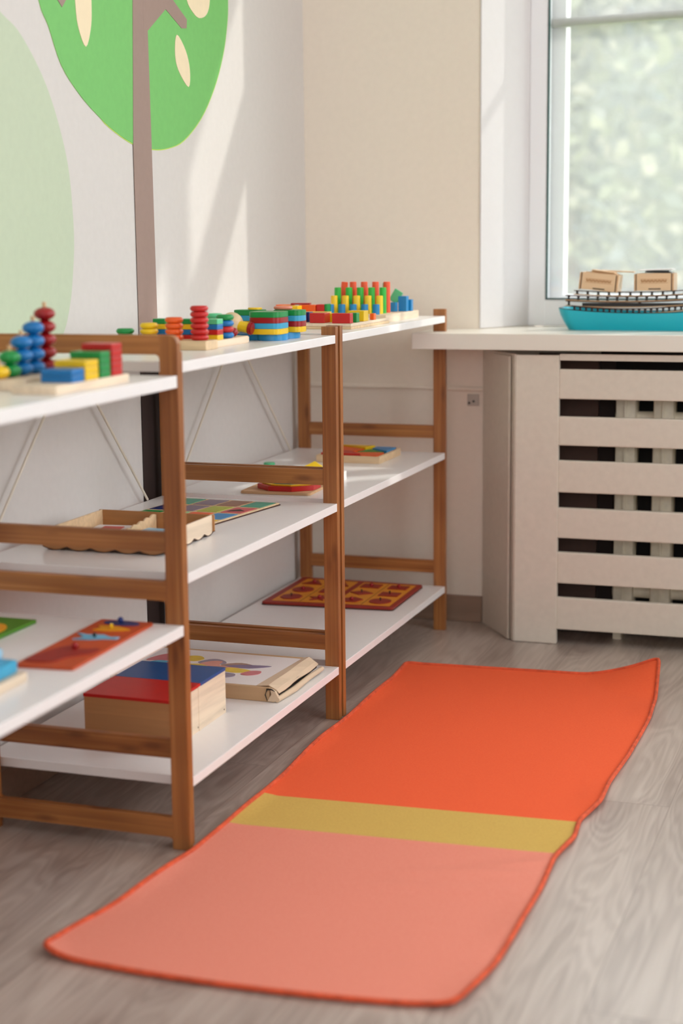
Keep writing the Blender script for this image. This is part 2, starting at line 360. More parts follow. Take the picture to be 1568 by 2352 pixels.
# ------------------------------------------------------------------ radiator cabinet
cab = thing('radiator_cabinet', 'cream wooden radiator cabinet with wide horizontal slats and angled left side', 'radiator cover', (1.1, -.1, 0))
part('side_panel', MB().prism([(.4885, -.017), (.500, -.017), (.6135, -.1670), (.6135, -.185), (.6095, -.185)], .001, .722), CABW, cab)
part('side_batten', MB().prism([(.527, -.0745), (.535, -.0805), (.598, -.1755), (.591, -.1712)], .002, .716), CABW, cab)
part('front_panel', MB().box(.6125, .7200, -.187, -.168, .001, .7205, .0015), CABW, cab)
part('top_rail', MB().box(.7205, 1.9, -.184, -.166, .708, .7235, .001), CABW, cab)
for z0, z1 in ((.6142, .6866), (.5, .571), (.3836, .4627), (.2694, .3449), (.1552, .2336), (.0377, .1191)):
    part('slat', MB().box(.7195, 1.9, -.183, -.166, z0, z1, .003), CABW, cab)
part('right_panel', MB().box(1.9, 1.93, -.187, 0, .001, .7205), CABW, cab)
part('shade_panel', MB().box(.64, .792, -.045, -.035, .002, .716), painted('painted_shade_brown', (84, 62, 54), .8), cab, 'brown panel standing in for shade inside the cabinet')  # added panel, shade of the wall behind put into its brown
part('backing', MB().box(.7925, 1.9, -.022, -.016, .002, .72), painted('painted_shade_black', (22, 20, 20), .9), cab, 'dark panel standing in for shade behind the radiator')  # added black sheet painting the shade between the ribs
part('backing', MB().box(.7925, .832, -.034, -.024, .002, .70), painted('painted_shade_dark_brown', (46, 36, 34), .9), cab)  # added darker strip, painted shade left of the first rib

rad = thing('radiator', 'old cream ribbed radiator seen through the gaps of the slatted cabinet', 'radiator', (1.3, -.06, .0))
for k in range(11):
    x = .868+.0925*k
    b = MB(); b.box(x-.026, x+.026, -.092, -.03, .075, .655, .012); b.box(x-.0035, x+.0035, -.0965, -.088, .10, .64, .002)
    b.cyl(x, -.075, .012, .085, .003, 12, r2=.022); b.cyl(x, -.06, .645, .67, .02, 12, r2=.006)
    part('rib', b, RAD, rad, smooth=True)
part('pipe', MB().cyl(-.06, .12, .84, 1.84, .016, 16, axis='x').cyl(-.06, .56, .84, 1.84, .016, 16, axis='x'), RAD, rad)
for x in (.846, 1.78): part('foot', MB().box(x, x+.02, -.09, -.03, 0, .08), RAD, rad)

mb = thing('metal_bracket', 'small square metal bracket with two dark screws on the wall by the cabinet', 'bracket', (.46, -.003, .574))
part('plate', MB().box(.4425, .474, -.004, -.0005, .5735, .604, .002), METAL, mb)
for x, z in ((.4485, .581), (.4600, .5855)): part('screw', MB().cyl(x, z, -.007, -.0035, .0028, 12, axis='y'), BLACK, mb)
part('screw', MB().cyl(.450, .597, -.006, -.0035, .0028, 12, axis='y'), METAL, mb)

# ------------------------------------------------------------------ mural
def smooth_poly(pts, n=4, closed=True):
    out = []; L = len(pts)
    for i in range(L):
        p0, p1, p2, p3 = (Vector(pts[(i+k) % L]) for k in (-1, 0, 1, 2))
        for j in range(n):
            t = j/n
            out.append(tuple(.5*((2*p1)+(-p0+p2)*t+(2*p0-5*p1+4*p2-p3)*t*t+(-p0+3*p1-3*p2+p3)*t**3)))
    return out
crown = [(-1.38, 1.436), (-1.348, 1.394), (-1.304, 1.328), (-1.239, 1.282), (-1.171, 1.249), (-1.099, 1.222), (-1.01, 1.2), (-.92, 1.194), (-.845, 1.2), (-.765, 1.22), (-.669, 1.273), (-.592, 1.343), (-.537, 1.42), (-.508, 1.491), (-.499, 1.55), (-.51, 1.65), (-.56, 1.76), (-.66, 1.88), (-.80, 1.96), (-.96, 1.98), (-1.14, 1.94), (-1.29, 1.84), (-1.39, 1.70), (-1.42, 1.57)]
tm = thing('tree_mural', 'green tree with taupe trunk and cream leaves painted on the left wall', 'wall mural', (0, -.95, 0))
part('crown_rim', MB().prism([(a+(.0022 if a > -.8 else 0), z-(.0022 if a > -1.15 else 0)) for a, z in smooth_poly(crown)], .0001, .0007, 'yz'), MUR_E, tm, 'thin yellow-green rim')
part('crown', MB().prism(smooth_poly(crown), .0005, .0014, 'yz'), MUR_G, tm)
part('trunk', MB().prism([(-1.014, .795), (-1.014, 1.2), (-.997, 1.486), (-.985, 1.7), (-.945, 1.7), (-.94, 1.5), (-.931, 1.43), (-.928, 1.2), (-.924, .795)], .0012, .0021, 'yz'), MUR_T, tm)
part('trunk_base', MB().prism([(-1.013, .07), (-1.013, .795), (-.926, .795), (-.931, .07)], .0012, .0021, 'yz'), MUR_D, tm, 'dark brown lower trunk')
part('branch', MB().prism([(-.95, 1.40), (-.931, 1.433), (-.841, 1.487), (-.762, 1.457), (-.736, 1.460), (-.733, 1.479), (-.803, 1.511), (-.86, 1.60), (-.95, 1.60)], .0013, .0022, 'yz'), MUR_T, tm)
part('branch', MB().prism([(-1.318, 1.50), (-1.311, 1.445), (-1.295, 1.434), (-1.279, 1.449), (-1.27, 1.50)], .0013, .0022, 'yz'), MUR_T, tm)
for l in ([(-1.244, 1.51), (-1.243, 1.454), (-1.235, 1.407), (-1.206, 1.372), (-1.182, 1.413), (-1.177, 1.462), (-1.18, 1.51), (-1.21, 1.56)], [(-.787, 1.441), (-.799, 1.403), (-.785, 1.368), (-.733, 1.336), (-.724, 1.374), (-.744, 1.413)],
          [(-.730, 1.520), (-.70, 1.498), (-.665, 1.490), (-.625, 1.503), (-.606, 1.535), (-.62, 1.575), (-.68, 1.59), (-.725, 1.56)]):
    part('leaf', MB().prism(smooth_poly(l), .0013, .0022, 'yz'), MUR_L, tm)
bush = [(-1.60, 1.44), (-1.516, 1.398), (-1.459, 1.374), (-1.401, 1.327), (-1.357, 1.277), (-1.321, 1.216), (-1.293, 1.146), (-1.282, 1.073), (-1.28, 1.0), (-1.291, .934), (-1.305, .885), (-1.335, .832), (-1.40, .79), (-1.6, .76), (-2.3, .75), (-2.6, .9), (-2.7, 1.15), (-2.5, 1.38), (-2.1, 1.46)]
solo('bush_mural', MB().prism(smooth_poly(bush), .0001, .0009, 'yz'), MUR_P, 'large pale green rounded shape painted on the left wall beside the tree', 'wall mural')

# ------------------------------------------------------------------ shelving units
PW = .031
def post(parent, x0, x1, y0, y1, z1, rnd=None):
    if rnd:
        r = .014; pts = [(x0, 0), (x1, 0)]
        arc = [(x1-r+r*math.sin(t), z1-r+r*math.cos(t)) for t in [PI/2*(1-i/5) for i in range(6)]] if rnd > 0 else [(x1, z1)]
        pts += arc
        pts += [(x0, z1)] if rnd > 0 else [(x0+r-r*math.sin(t), z1-r+r*math.cos(t)) for t in [PI/2*i/5 for i in range(6)]]
        b = MB().prism(pts, y0, y1, 'xz', .0012)
    else: b = MB().box(x0, x1, y0, y1, 0, z1, .0012)
    part('post', b, BZ, parent)
def unit(label, xr, xf, yn, yf, ht, rails, boards, th=.0165, brace=None, rounded=False, bx=None):
    """yn / yf: outer near and far y of the unit."""
    u = thing('shelf_unit', label, 'shelf', ((xr+xf)/2, (yn+yf)/2, 0), None)
    for y0, y1 in ((yn, yn+th), (yf-th, yf)):
        post(u, xr, xr+PW, y0, y1, ht, -1 if rounded else None); post(u, xf-PW, xf, y0, y1, ht, 1 if rounded else None)
        for z0, z1 in rails:
            b = MB().box(xr+PW-.001, xf-PW+.001, y0+.0008, y1-.0008, z0, z1, .001)
            if rounded:
                for sx, xx in ((1, xr+PW), (-1, xf-PW)):
                    for sz, zz in ((1, z1), (-1, z0)):
                        if zz > ht-.005: continue
                        r = .007
                        b.prism([(xx-.0005*sx, zz-.001*sz), (xx+sx*r, zz-.001*sz)]+[(xx+sx*(r-r*math.sin(t)), zz+sz*(r-r*math.cos(t))) for t in [PI/2*i/4 for i in range(5)]], y0+.001, y1-.001, 'xz')
            part('rail', b, BX_, u)
    for z, t in boards:
        part('shelf_board', MB().box(xr, xf, yn+th+.0003, yf-th-.0003, z-t, z, .0012), SHELF, u)
    if brace:
        for pts in brace: part('brace_rod', MB().tube([(bx, *p) for p in pts], .0026, 8), WIRE, u, smooth=True)
    return u
RL = ((.501, .5335), (.1505, .183))
unitC = unit('bamboo shelf unit with white boards in the corner, farthest of the row', .018, .417, -.934, -.111, .8285, RL, ((.8115, .0165), (.4650, .0165), (.1170, .0165)),
     brace=[[(-.545, .793), (-.89, .467)], [(-.545, .793), (-.19, .467)]], bx=.020)
unitB = unit('bamboo shelf unit with white boards in the middle of the row', .018, .417, -1.723, -.9455, .828, RL, ((.8110, .0170), (.4643, .0168), (.1165, .0168)),
     brace=[[(-1.345, .793), (-1.68, .467)], [(-1.345, .793), (-1.035, .467)]], bx=.020)
unitA = unit('bamboo shelf unit with rounded frame top nearest the camera, cut off at left', .029, .424, -2.50, -1.7265, .8555, ((.8245, .8553), (.424, .456), (.020, .0545)), ((.792, .0195), (.386, .0175)), rounded=True)

# ------------------------------------------------------------------ rug
Lp = [(.421, -.486), (.430, -.635), (.432, -.769), (.430, -.943), (.429, -1.103), (.432, -1.262), (.437, -1.368), (.440, -1.463), (.436, -1.594), (.432, -1.69), (.433, -1.755), (.424, -1.85), (.413, -1.972), (.403, -2.023), (.390, -2.07), (.384, -2.11), (.386, -2.165)]
Rp = [(1.006, -.451), (1.03, -.622), (1.04, -.772), (1.037, -1.046), (1.029, -1.196), (1.035, -1.318), (1.014, -1.416), (1.022, -1.501), (1.008, -1.591), (1.014, -1.736), (1.014, -1.888), (1.009, -2.025), (1.002, -2.08), (.988, -2.150)]
def interp(pl, y):
    for (xa, ya), (xb, yb) in zip(pl, pl[1:]):
        if yb <= y <= ya:
            t = (ya-y)/(ya-yb); return xa+(xb-xa)*t
    return pl[0][0] if y > pl[0][1] else pl[-1][0]
def rug_pt(s, t):
    """s 0..1 left to right, t 0..1 far to near"""
    yf = -.488+.034*s; yn = -2.172+.018*s-.028*math.sin(PI*min(1, s*1.05)); yn = -2.168-.030*math.sin(PI*s)**.6+.022*s
    y = yf+(yn-yf)*t; x = interp(Lp, y)*(1-s)+interp(Rp, y)*s
    z = .0045
    cf = max(0, 1-math.hypot((1-s)*.6, t*1.7)/.17); z += .045*cf**1.5; x += .006*cf; y += .01*cf     # lifted far right corner
    cl = max(0, 1-math.hypot(s*.6, (1-t)*1.7)/.05); z += .007*cl
    edge = max(0, 1-(1-s)*.6/.05)                                                # wavy right hem
    z += edge*.006*(.5+.5*math.sin(y*23))*(.5+.5*math.sin(y*9.2+1))
    z += .005*max(0, 1-s*.6/.03)*(.5+.5*math.sin(y*17+2))
    for cx, cy, an, ln, wd, hh in ((.90, -1.70, .25, .11, .016, .005), (.86, -1.78, .18, .16, .02, .003), (.97, -1.64, .45, .06, .012, .005)):   # creases
        dx, dy = x-cx, y-cy; u = dx*math.cos(an)+dy*math.sin(an); v = -dx*math.sin(an)+dy*math.cos(an)
        z += hh*math.exp(-(u/ln)**2-(v/wd)**2)
    return Vector((x, y, z))
rug = thing('rug', 'long orange and pink cloth rug with a mustard band lying beside the shelves', 'rug', (.72, -1.3, 0))
b = MB(); NS, NT = 60, 170
top = [[b.bm.verts.new(rug_pt(i/NS, j/NT)) for i in range(NS+1)] for j in range(NT+1)]
bot = [[b.bm.verts.new(rug_pt(i/NS, j/NT)-Vector((0, 0, .0035))) for i in range(NS+1)] for j in range(NT+1)]
for j in range(NT):
    for i in range(NS):
        b.bm.faces.new((top[j][i], top[j+1][i], top[j+1][i+1], top[j][i+1])); b.bm.faces.new((bot[j][i], bot[j][i+1], bot[j+1][i+1], bot[j+1][i]))
b.bm.verts.index_update()
RUG_off = wloc(rug)
body = part('rug_cloth', b, RUG, rug, smooth=True)
# keep shader coordinates of the bands in metres of the room
ma.inputs[1].default_value = -.055; r_.inputs['From Min'].default_value = -2.3+1.3+.055*.72; r_.inputs['From Max'].default_value = -.3+1.3+.055*.72
rim = [rug_pt(i/60, 0) for i in range(0, 60)]+[rug_pt(1, j/170) for j in range(0, 170)]+[rug_pt(1-i/60, 1) for i in range(0, 60)]+[rug_pt(0, 1-j/170) for j in range(0, 170)]
rim = [p+Vector((0, 0, .0005)) for p in rim]
# round the four corners a little by averaging
for _ in range(3): rim = [(rim[i-1]+rim[i]*2+rim[(i+1) % len(rim)])/4 for i in range(len(rim))]
part('rug_edging', MB().tube(rim, .0042, 8, True), PIPE, rug, smooth=True)

# ------------------------------------------------------------------ generic toy bits
def disc(x, y, z0, h, r, mt, parent, name='ring'):
    e = h*.5
    prof = [(r*.55, z0), (r*.82, z0+.04*h)]+[(r*(.82+.18*math.sin(PI*t)), z0+h*(.06+.88*t)) for t in (.15, .3, .5, .7, .85)]+[(r*.82, z0+.96*h), (r*.55, z0+h)]
    part(name, MB().lathe(x, y, prof), mt, parent, smooth=True)

# ===== top board of the nearest unit (z = .792)
ZA = .7921
t = thing('bead_stacker', 'stacking toy with rising bead columns, yellow to dark red, on the nearest shelf', 'toy', (.272, -1.95, ZA))
part('base', MB().box(.215, .324, -2.045, -1.862, ZA, ZA+.0155, .002), PLY, t)
for k, (y, n, c) in enumerate(((-2.030, 1, 'yellow'), (-1.997, 2, 'green'), (-1.962, 3, 'blue'), (-1.926, 4, 'blue'), (-1.890, 5, 'dred'))):
    z = ZA+.0155
    part('peg', MB().cyl(.274, y, z, z+.0195*n+.008, .003, 12), PLYX, t, smooth=True)
    for i in range(n): part('bead', MB().ball(.274, y, z+.0098+.0195*i, .0165, .62), PM[c], t, smooth=True)
t = thing('block_staircase', 'staircase of blue, yellow, green and red square plates on the nearest shelf', 'toy', (.36, -1.97, ZA))
part('base', MB().box(.328, .399, -2.088, -1.862, ZA, ZA+.0125, .0015), PLY, t)
for (y0, y1), n, c in zip(((-2.040, -2.003), (-1.999, -1.959), (-1.952, -1.921), (-1.915, -1.882)), (2, 3, 4, 5), ('blue', 'yellow', 'green', 'red')):
    for i in range(n): part('square_plate', MB().box(.348, .3985, y0, y1, ZA+.0127+.0096*i, ZA+.0127+.0096*i+.0094, .0012), PM[c], t)

# ===== top board of the middle unit (z = .811)
ZB = .8111
t = thing('disc_stacker', 'wooden stacking toy with scalloped discs in green yellow orange and red behind the shelf post', 'toy', (.24, -1.42, ZB))
part('base', MB().box(.12, .3455, -1.450, -1.397, ZB, ZB+.0165, .0015), PLYL, t)
for x, n, c in ((.176, 2, 'green'), (.224, 3, 'yellow'), (.2735, 4, 'orange'), (.3230, 6, 'red')):
    for i in range(n): disc(x, -1.425, ZB+.0165+.0103*i, .0101, .0165, PM[c], t)
t = thing('shape_sorter', 'pale board with columns of small square and round pieces behind the red disc column', 'toy', (.27, -1.3, ZB))
pts = [(.18, -1.390), (.335, -1.390), (.335, -1.224), (.329, -1.216), (.18, -1.216)]
part('base', MB().prism(pts, ZB, ZB+.013, 'xy', .0015), PLY, t)
for x, cs in ((.322, ('yellow', 'red', 'blue', 'mint')), (.272, ('red', 'blue', 'yellow', 'green')), (.218, ('red', 'blue', 'yellow', 'green'))):
    for i, c in enumerate(cs): part('square_piece', MB().box(x-.0125, x+.0125, -1.372, -1.345, ZB+.0132+.0096*i, ZB+.0132+.0096*i+.0094, .0014), PM[c], t)
for x, y, cs in ((.320, -1.303, ('blue', 'red', 'blue', 'green')), (.281, -1.262, ('blue', 'red', 'yellow', 'mint'))):
    for i, c in enumerate(cs): disc(x, y, ZB+.0132+.0110*i, .0108, .0168, PM[c], t, 'round_piece')
part('bead', MB().ball(.3195, -1.262, ZB+.022, .0085), PM['dred'], t, smooth=True)

t = thing('toy_rattle', 'natural wooden ball with a yellow neck and red tip lying on a blue striped base', 'toy', (.315, -1.19, ZB))
part('base', MB().box(.255, .300, -1.213, -1.170, ZB, ZB+.006, .001).box(.257, .298, -1.211, -1.172, ZB+.0055, ZB+.011, .001), PM['lblue'], t)
part('ball', MB().ball(.2870, -1.1920, ZB+.0335, .0225, 1), PLYL, t, smooth=True)
part('neck', MB().cyl(0, 0, .0, .022, .0105, 20, .001).rot(RY(1.75), (0, 0, 0)).rot(Matrix.Translation((.3015, -1.1955, ZB+.030)), (0, 0, 0)), PM['yellow'], t, smooth=True)
part('tip', MB().cyl(0, 0, .022, .030, .0125, 20, .002).rot(RY(1.75), (0, 0, 0)).rot(Matrix.Translation((.3015, -1.1955, ZB+.030)), (0, 0, 0)), PM['dred'], t, smooth=True)

def lobes(cx, cy, d, r, n=14):        # four-leaf outline around (cx, cy)
    pts = []
    for k, (sx, sy) in enumerate(((1, 1), (-1, 1), (-1, -1), (1, -1))):
        a0 = PI/4+k*PI/2
        for i in range(n): a = a0-1.75+3.5*i/(n-1); pts.append((cx+sx*d+r*math.cos(a), cy+sy*d+r*math.sin(a)))
    return pts
def rsq(cx, cy, a, b, r, n=5, an=0):
    pts = []
    for k, (sx, sy) in enumerate(((1, 1), (-1, 1), (-1, -1), (1, -1))):
        for i in range(n):
            t = k*PI/2+PI/2*i/(n-1); x = sx*(a-r)+r*math.cos(t); y = sy*(b-r)+r*math.sin(t)
            pts.append((cx+x*math.cos(an)-y*math.sin(an), cy+x*math.sin(an)+y*math.cos(an)))
    return pts
t = thing('clover_stacker', 'clover shaped stacking toy, thick layered columns with green tops on a blue base', 'toy', (.31, -1.11, ZB))
CX, CY = .3150, -1.1025
part('base', MB().prism(lobes(CX, CY, .0335, .0305), ZB, ZB+.0125, 'xy', .001), PM['seablue'], t, smooth=True)
for x, y, a, cs in ((.3465, -1.149, .0322, ('yellow', 'lblue', 'dred', 'green')), (.3600, -1.0705, .0300, ('yellow', 'dred', 'lblue', 'green')),
                    (.2775, -1.0750, .0300, ('red', 'yellow', 'lblue', 'green'))):
    for i, c in enumerate(cs): part('layer', MB().prism(rsq(x, y, a, .031 if a > .03 else .022, .013), ZB+.0127+.0108*i, ZB+.0127+.0108*i+.0106, 'xy', .0007), PM[c], t, smooth=True)
part('top_knob', MB().cyl(.2900, -1.080, ZB+.0561, ZB+.0600, .0145, 24, .001), PM['yellow'], t, smooth=True)
tl = [(.3360, -1.135, .013)]
solo('toy_ring', MB().tube([(.345+.0155*math.cos(a), -1.068+.0155*math.sin(a), ZB+.0595) for a in [2*PI*i/24 for i in range(24)]], .0035, 8, True), PM['salmon'], 'flat orange ring lying on top of the clover stacker', 'toy', smooth=True)

# ===== top board of the corner unit (z = .8115)
ZC = .8116
t = thing('block_tray', 'flat two layer wooden tray carrying loose coloured blocks, left of the pegboard', 'tray', (.25, -.63, ZC))
part('tray_base', MB().box(.118, .385, -.768, -.492, ZC, ZC+.006, .0008), PLYL, t)
part('tray_top', MB().box(.120, .384, -.766, -.494, ZC+.0062, ZC+.0125, .0008), PLY, t)
ZT = ZC+.0127
BL = [  # x0,x1,y0,y1,dz,h,colour,label
 (.2865, .3210, -.758, -.722, 0, .0215, 'red', 'red block at the near tray edge, left of the wide red one'),
 (.3400, .3810, -.764, -.742, 0, .0215, 'red', 'wide red block at the tray corner right of the shelf post'),
 (.3140, .3370, -.716, -.690, 0, .0190, 'yellow', 'yellow block peeping out between the two red blocks'),
 (.3630, .3815, -.720, -.700, 0, .0205, 'green', 'small green cube behind the corner red block'),
 (.3440, .3825, -.672, -.640, 0, .0230, 'yellow', 'yellow block behind the small green cube'),
 (.3725, .3825, -.600, -.585, 0, .0140, 'orange', 'tiny orange block at the tray edge before the blue pegs'),
 (.2400, .2680, -.748, -.728, 0, .0215, 'red', 'dark red block touching the clover stacker'),
 (.2520, .2700, -.715, -.690, 0, .0215, 'navy', 'navy block between the leftmost and second red blocks'),
 (.2380, .2960, -.668, -.640, 0, .0200, 'yellow', 'flat yellow block in the middle of the block tray'),
 (.1430, .1900, -.575, -.545, 0, .0290, 'yellow', 'bright yellow block left of the orange one in the rear row'),
 (.1800, .2200, -.540, -.510, 0, .0300, 'orange', 'orange block between the yellow and red blocks in the rear row'),
 (.2210, .2400, -.535, -.508, 0, .0310, 'red', 'red block right of the orange one in the rear row'),
 (.1190, .1560, -.530, -.500, 0, .0300, 'orange', 'orange block at the far left end of the rear row'),
 (.2400, .2470, -.532, -.507, 0, .0320, 'green', 'narrow green block at the right end of the rear row')]
for k, (x0, x1, y0, y1, dz, h, c, lab) in enumerate(BL):
    solo('toy_block', MB().box(x0, x1, y0, y1, ZT+dz, ZT+dz+h, .0012), PM[c], lab, 'toy block', 'loose blocks on the tray')
solo('toy_block', MB().prism([(.0, 0), (.026, .009), (.026, .0)], -.012, .012, 'xz', .0006).rot(Matrix.Translation((.3165, -.625, ZT)), (0, 0, 0)), PM['green'], 'dark green wedge lying before the blue pegs', 'toy block', 'loose blocks on the tray')
solo('toy_block', MB().box(.155, .200, -.531, -.503, ZT+.0303, ZT+.0338, .001, RZ(.2)), PM['dred'], 'thin dark red strip on top of the rear orange blocks', 'toy block', 'loose blocks on the tray')

t = thing('pegboard', 'wooden pegboard with rising rows of blue yellow green and orange pegs', 'toy', (.29, -.34, ZC))
part('board', MB().box(.205, .371, -.475, -.205, ZC, ZC+.0175, .001), PLY, t)
ZP = ZC+.0175
for r, (y, h, c) in enumerate(((-.447, .0235, 'pegblue'), (-.418, .0425, 'pegyellow'), (-.388, .0610, 'peggreen'), (-.354, .0735, 'pegorange'))):
    for k in range(5):
        x = .3385-.0283*k-.001*r
        b = MB().cyl(x, y, ZP-.004, ZP+h, .0081, 24, .0009)
        if r == 3 and k == 4: b.rot(RY(.10), (x, y, ZP))
        part('peg', b, PM[c], t, smooth=True)
XR = [(.3290, .3430, -.306, -.290, .0225, 'seablue', 'light blue block behind the pegs at right'), (.3435, .3645, -.288, -.268, .0370, 'pegblue', 'tall blue block at the far right end of the pegboard'),
      (.3600, .3690, -.262, -.246, .0280, 'pegblue', 'narrow blue block behind the tall blue block')]
for x0, x1, y0, y1, h, c, lab in XR:
    solo('toy_block', MB().box(x0, x1, y0, y1, ZP+.0002, ZP+h, .001), PM[c], lab, 'toy block', 'blocks at the end of the pegboard')
b = MB().box(-.0112, .0112, -.003, .003, 0, .031, .001); b.rot(RY(.55), (0, 0, 0)); b.rot(Matrix.Translation((.3290, -.2840, ZP+.0235)), (0, 0, 0))
solo('toy_block', b, PM['mint'], 'green plate tilted against the blue blocks beside the pegs', 'toy block', 'blocks at the end of the pegboard')
solo('toy_block', MB().box(.296, .304, -.262, -.250, ZP+.0002, ZP+.068, .001), PM['green'], 'tall dark green stick behind the orange pegs', 'toy block', 'blocks at the end of the pegboard')
solo('toy_block', MB().box(.236, .262, -.30, -.27, ZP+.0002, ZP+.058, .001), PM['orange'], 'orange block just showing behind the middle orange pegs', 'toy block', 'blocks at the end of the pegboard')

# ===== middle board of the nearest unit (z = .386)
ZM = .3861
t = thing('knob_puzzle', 'narrow orange puzzle board with four sea creature pieces along the shelf edge', 'puzzle', (.335, -1.89, ZM))
an = .035
def P2(u, v):      # u 0..1 left to right, v 0..1 near to far
    a, b_, c_, d_ = Vector((.294, -2.058)), Vector((.388, -2.050)), Vector((.377, -1.758)), Vector((.283, -1.758))
    p = (a*(1-u)+b_*u)*(1-v)+(d_*(1-u)+c_*u)*v; return (p.x, p.y)
part('board', MB().prism([P2(*q) for q in ((.03, 0), (.97, 0), (1, .01), (1, .99), (.97, 1), (.03, 1), (0, .99), (0, .01))], ZM, ZM+.005, 'xy', .0007), MAT_P['orange'], t)
def piece(pts, mt, parent, z, h=.0018, knob=None, km=None, kh=.006, kr=.0032):
    o = part('puzzle_piece', MB().prism(pts, z, z+h, 'xy'), mt, parent)
    if knob: part('knob', MB().cyl(knob[0], knob[1], z+h, z+h+kh*.6, kr*.55, 12).ball(knob[0], knob[1], z+h+kh*.75, kr), km, o, smooth=True)
fish = [(.05, .0), (.28, .07), (.5, .12), (.78, .08), (.95, .10), (1.0, .05), (.93, .0), (1.0, -.05), (.80, -.02), (.55, -.11), (.25, -.06)]
piece([P2(.08+.80*u, .60+.55*v) for u, v in [(0, .10), (.30, .06), (.62, .09), (.82, .02), (1.02, .04), (1.0, -.03), (.75, -.05), (.45, -.11), (.12, -.13), (.30, -.05), (.22, .0)]], MAT_P['lblue'], t, ZM+.005, knob=P2(.5, .585), km=BLACK)
piece([P2(.2+.62*u, .79+.4*v) for u, v in [(.0, .12), (.3, .13), (.6, .12), (.85, .06), (1.05, .0), (.8, -.06), (.4, -.13), (.05, -.12), (.16, .0)]], MAT_P['yellow'], t, ZM+.005, knob=P2(.5, .795), km=PM['yellow'])
piece([P2(.5+.33*math.cos(a), .925+.045*math.sin(a)) for a in [2*PI*i/20 for i in range(20)]], MAT_P['dblue'], t, ZM+.005, knob=P2(.48, .925), km=PM['navy'], kr=.005)
piece(smooth_poly([P2(.05+.88*u, .24+.5*v) for u, v in [(0, -.30), (.1, .0), (.22, .22), (.45, .35), (.62, .20), (.98, .26), (.95, .06), (.70, -.10), (.55, -.32), (.25, -.36)]]), MAT_P['red'], t, ZM+.005, knob=P2(.52, .34), km=PM['dred'], kr=.005)
t = thing('green_puzzle', 'green puzzle board with a yellow piece at the left edge of the shelf', 'puzzle', (.13, -1.86, ZM))
part('board', MB().box(.09, .184, -2.03, -1.797, ZM, ZM+.006, .001), MAT_P['green'], t)
piece(smooth_poly([(.105, -1.87), (.14, -1.845), (.166, -1.86), (.172, -1.90), (.14, -1.93), (.11, -1.92)]), MAT_P['yellow'], t, ZM+.006)
t = thing('blue_shape_toy', 'light blue chunky toy on a pale wooden base at the left edge of the shelf', 'toy', (.33, -2.18, ZM))
part('base', MB().box(.285, .352, -2.27, -2.118, ZM, ZM+.014, .002), PLY, t)
part('chunk', MB().box(.300, .3435, -2.205, -2.128, ZM+.0142, ZM+.034, .005), PM['lblue'], t)
part('chunk', MB().box(.286, .322, -2.200, -2.130, ZM+.0342, ZM+.050, .005), PM['sky'], t)

# ===== middle board of the middle unit (z = .4643)
ZN = .4644
t = thing('scalloped_box', 'open plywood box with scalloped lower rim and a dividing wall, holding picture cards', 'box', (.2, -1.47, ZN))
x0, x1, y0, y1, hh, th = .083, .312, -1.583, -1.362, .037, .003
sc = []
def scal(a, b_, n, z, amp):     # scalloped edge along a side
    return [(a+(b_-a)*i/(n*6), z+amp*abs(math.sin(PI*i/6))) for i in range(n*6+1)]
pts = [(x0-.004, ), ]
foot = []
nx, ny = 5, 5
for i in range(nx*6+1): foot.append((x0-.005+(x1-x0+.010)*i/(nx*6), y0-.0015-.0042*abs(math.sin(PI*i/6))))
for i in range(ny*6+1): foot.append((x1+.0015+.0045*abs(math.sin(PI*i/6)), y0-.003+(y1-y0+.006)*i/(ny*6)))
for i in range(nx*6+1): foot.append((x1+.005-(x1-x0+.010)*i/(nx*6), y1+.0015+.0042*abs(math.sin(PI*i/6))))
for i in range(ny*6+1): foot.append((x0-.0015-.0042*abs(math.sin(PI*i/6)), y1+.003-(y1-y0+.006)*i/(ny*6)))
foot2 = [foot[0]]
for p in foot[1:]:
    if (Vector(p)-Vector(foot2[-1])).length > 5e-4: foot2.append(p)
part('inner_floor', MB().box(x0+.002, x1-.002, y0+.002, y1-.002, ZN+.0048, ZN+.0064), PLYL, t)
def wave(a, b_, n=5): return [(a+(b_-a)*i/(n*8), ZN+.0058-.0056*abs(math.sin(PI*i/8))) for i in range(n*8+1)]
def wall(nm, a, b_, c0, c1, plane, mt):
    w = wave(a, b_); part(nm, MB().prism(w+[(b_, ZN+hh), (a, ZN+hh)], c0, c1, plane), mt, t)
    part('burnt_edge', MB().prism(w+[(p, z+.0013) for p, z in w[::-1]], c0-.0008, c1+.0008, plane), BURNT, t)
wall('front_wall', x0-.004, x1+.004, y0, y0+th, 'xz', PLYD)
wall('back_wall', x0-.004, x1+.004, y1-th, y1, 'xz', PLYD)
wall('side_wall', y0+th, y1-th, x0, x0+th, 'yz', PLYL)
wall('side_wall', y0+th, y1+.004, x1-th, x1, 'yz', PLY)
dv = [(-1.578, ZN+.0066)]+[(-1.578+.210*i/48, ZN+.016+.017*i/48+.0035*abs(math.sin(PI*i/6))) for i in range(49)]+[(-1.368, ZN+.0066)]
part('divider', MB().prism(dv, .1965, .1995, 'yz'), PLYL, t)
# cards are loose: things of their own
solo('picture_card', MB().box(.110, .185, -1.51, -1.41, ZN+.0066, ZN+.0175, .0005, RZ(.12)), PAPER, 'white picture card pile in the left half of the scalloped box', 'card', 'cards in the scalloped box')
solo('picture_card', MB().box(.128, .166, -1.475, -1.43, ZN+.0178, ZN+.0188, 0, RZ(.12)), PM['red'], 'red picture card on top of the white pile in the scalloped box', 'card', 'cards in the scalloped box')
solo('picture_card', MB().box(.212, .300, -1.52, -1.44, ZN+.0066, ZN+.021, .002, RZ(-.1)), PM['sky'], 'pale blue card pile in the right half of the scalloped box', 'card', 'cards in the scalloped box')

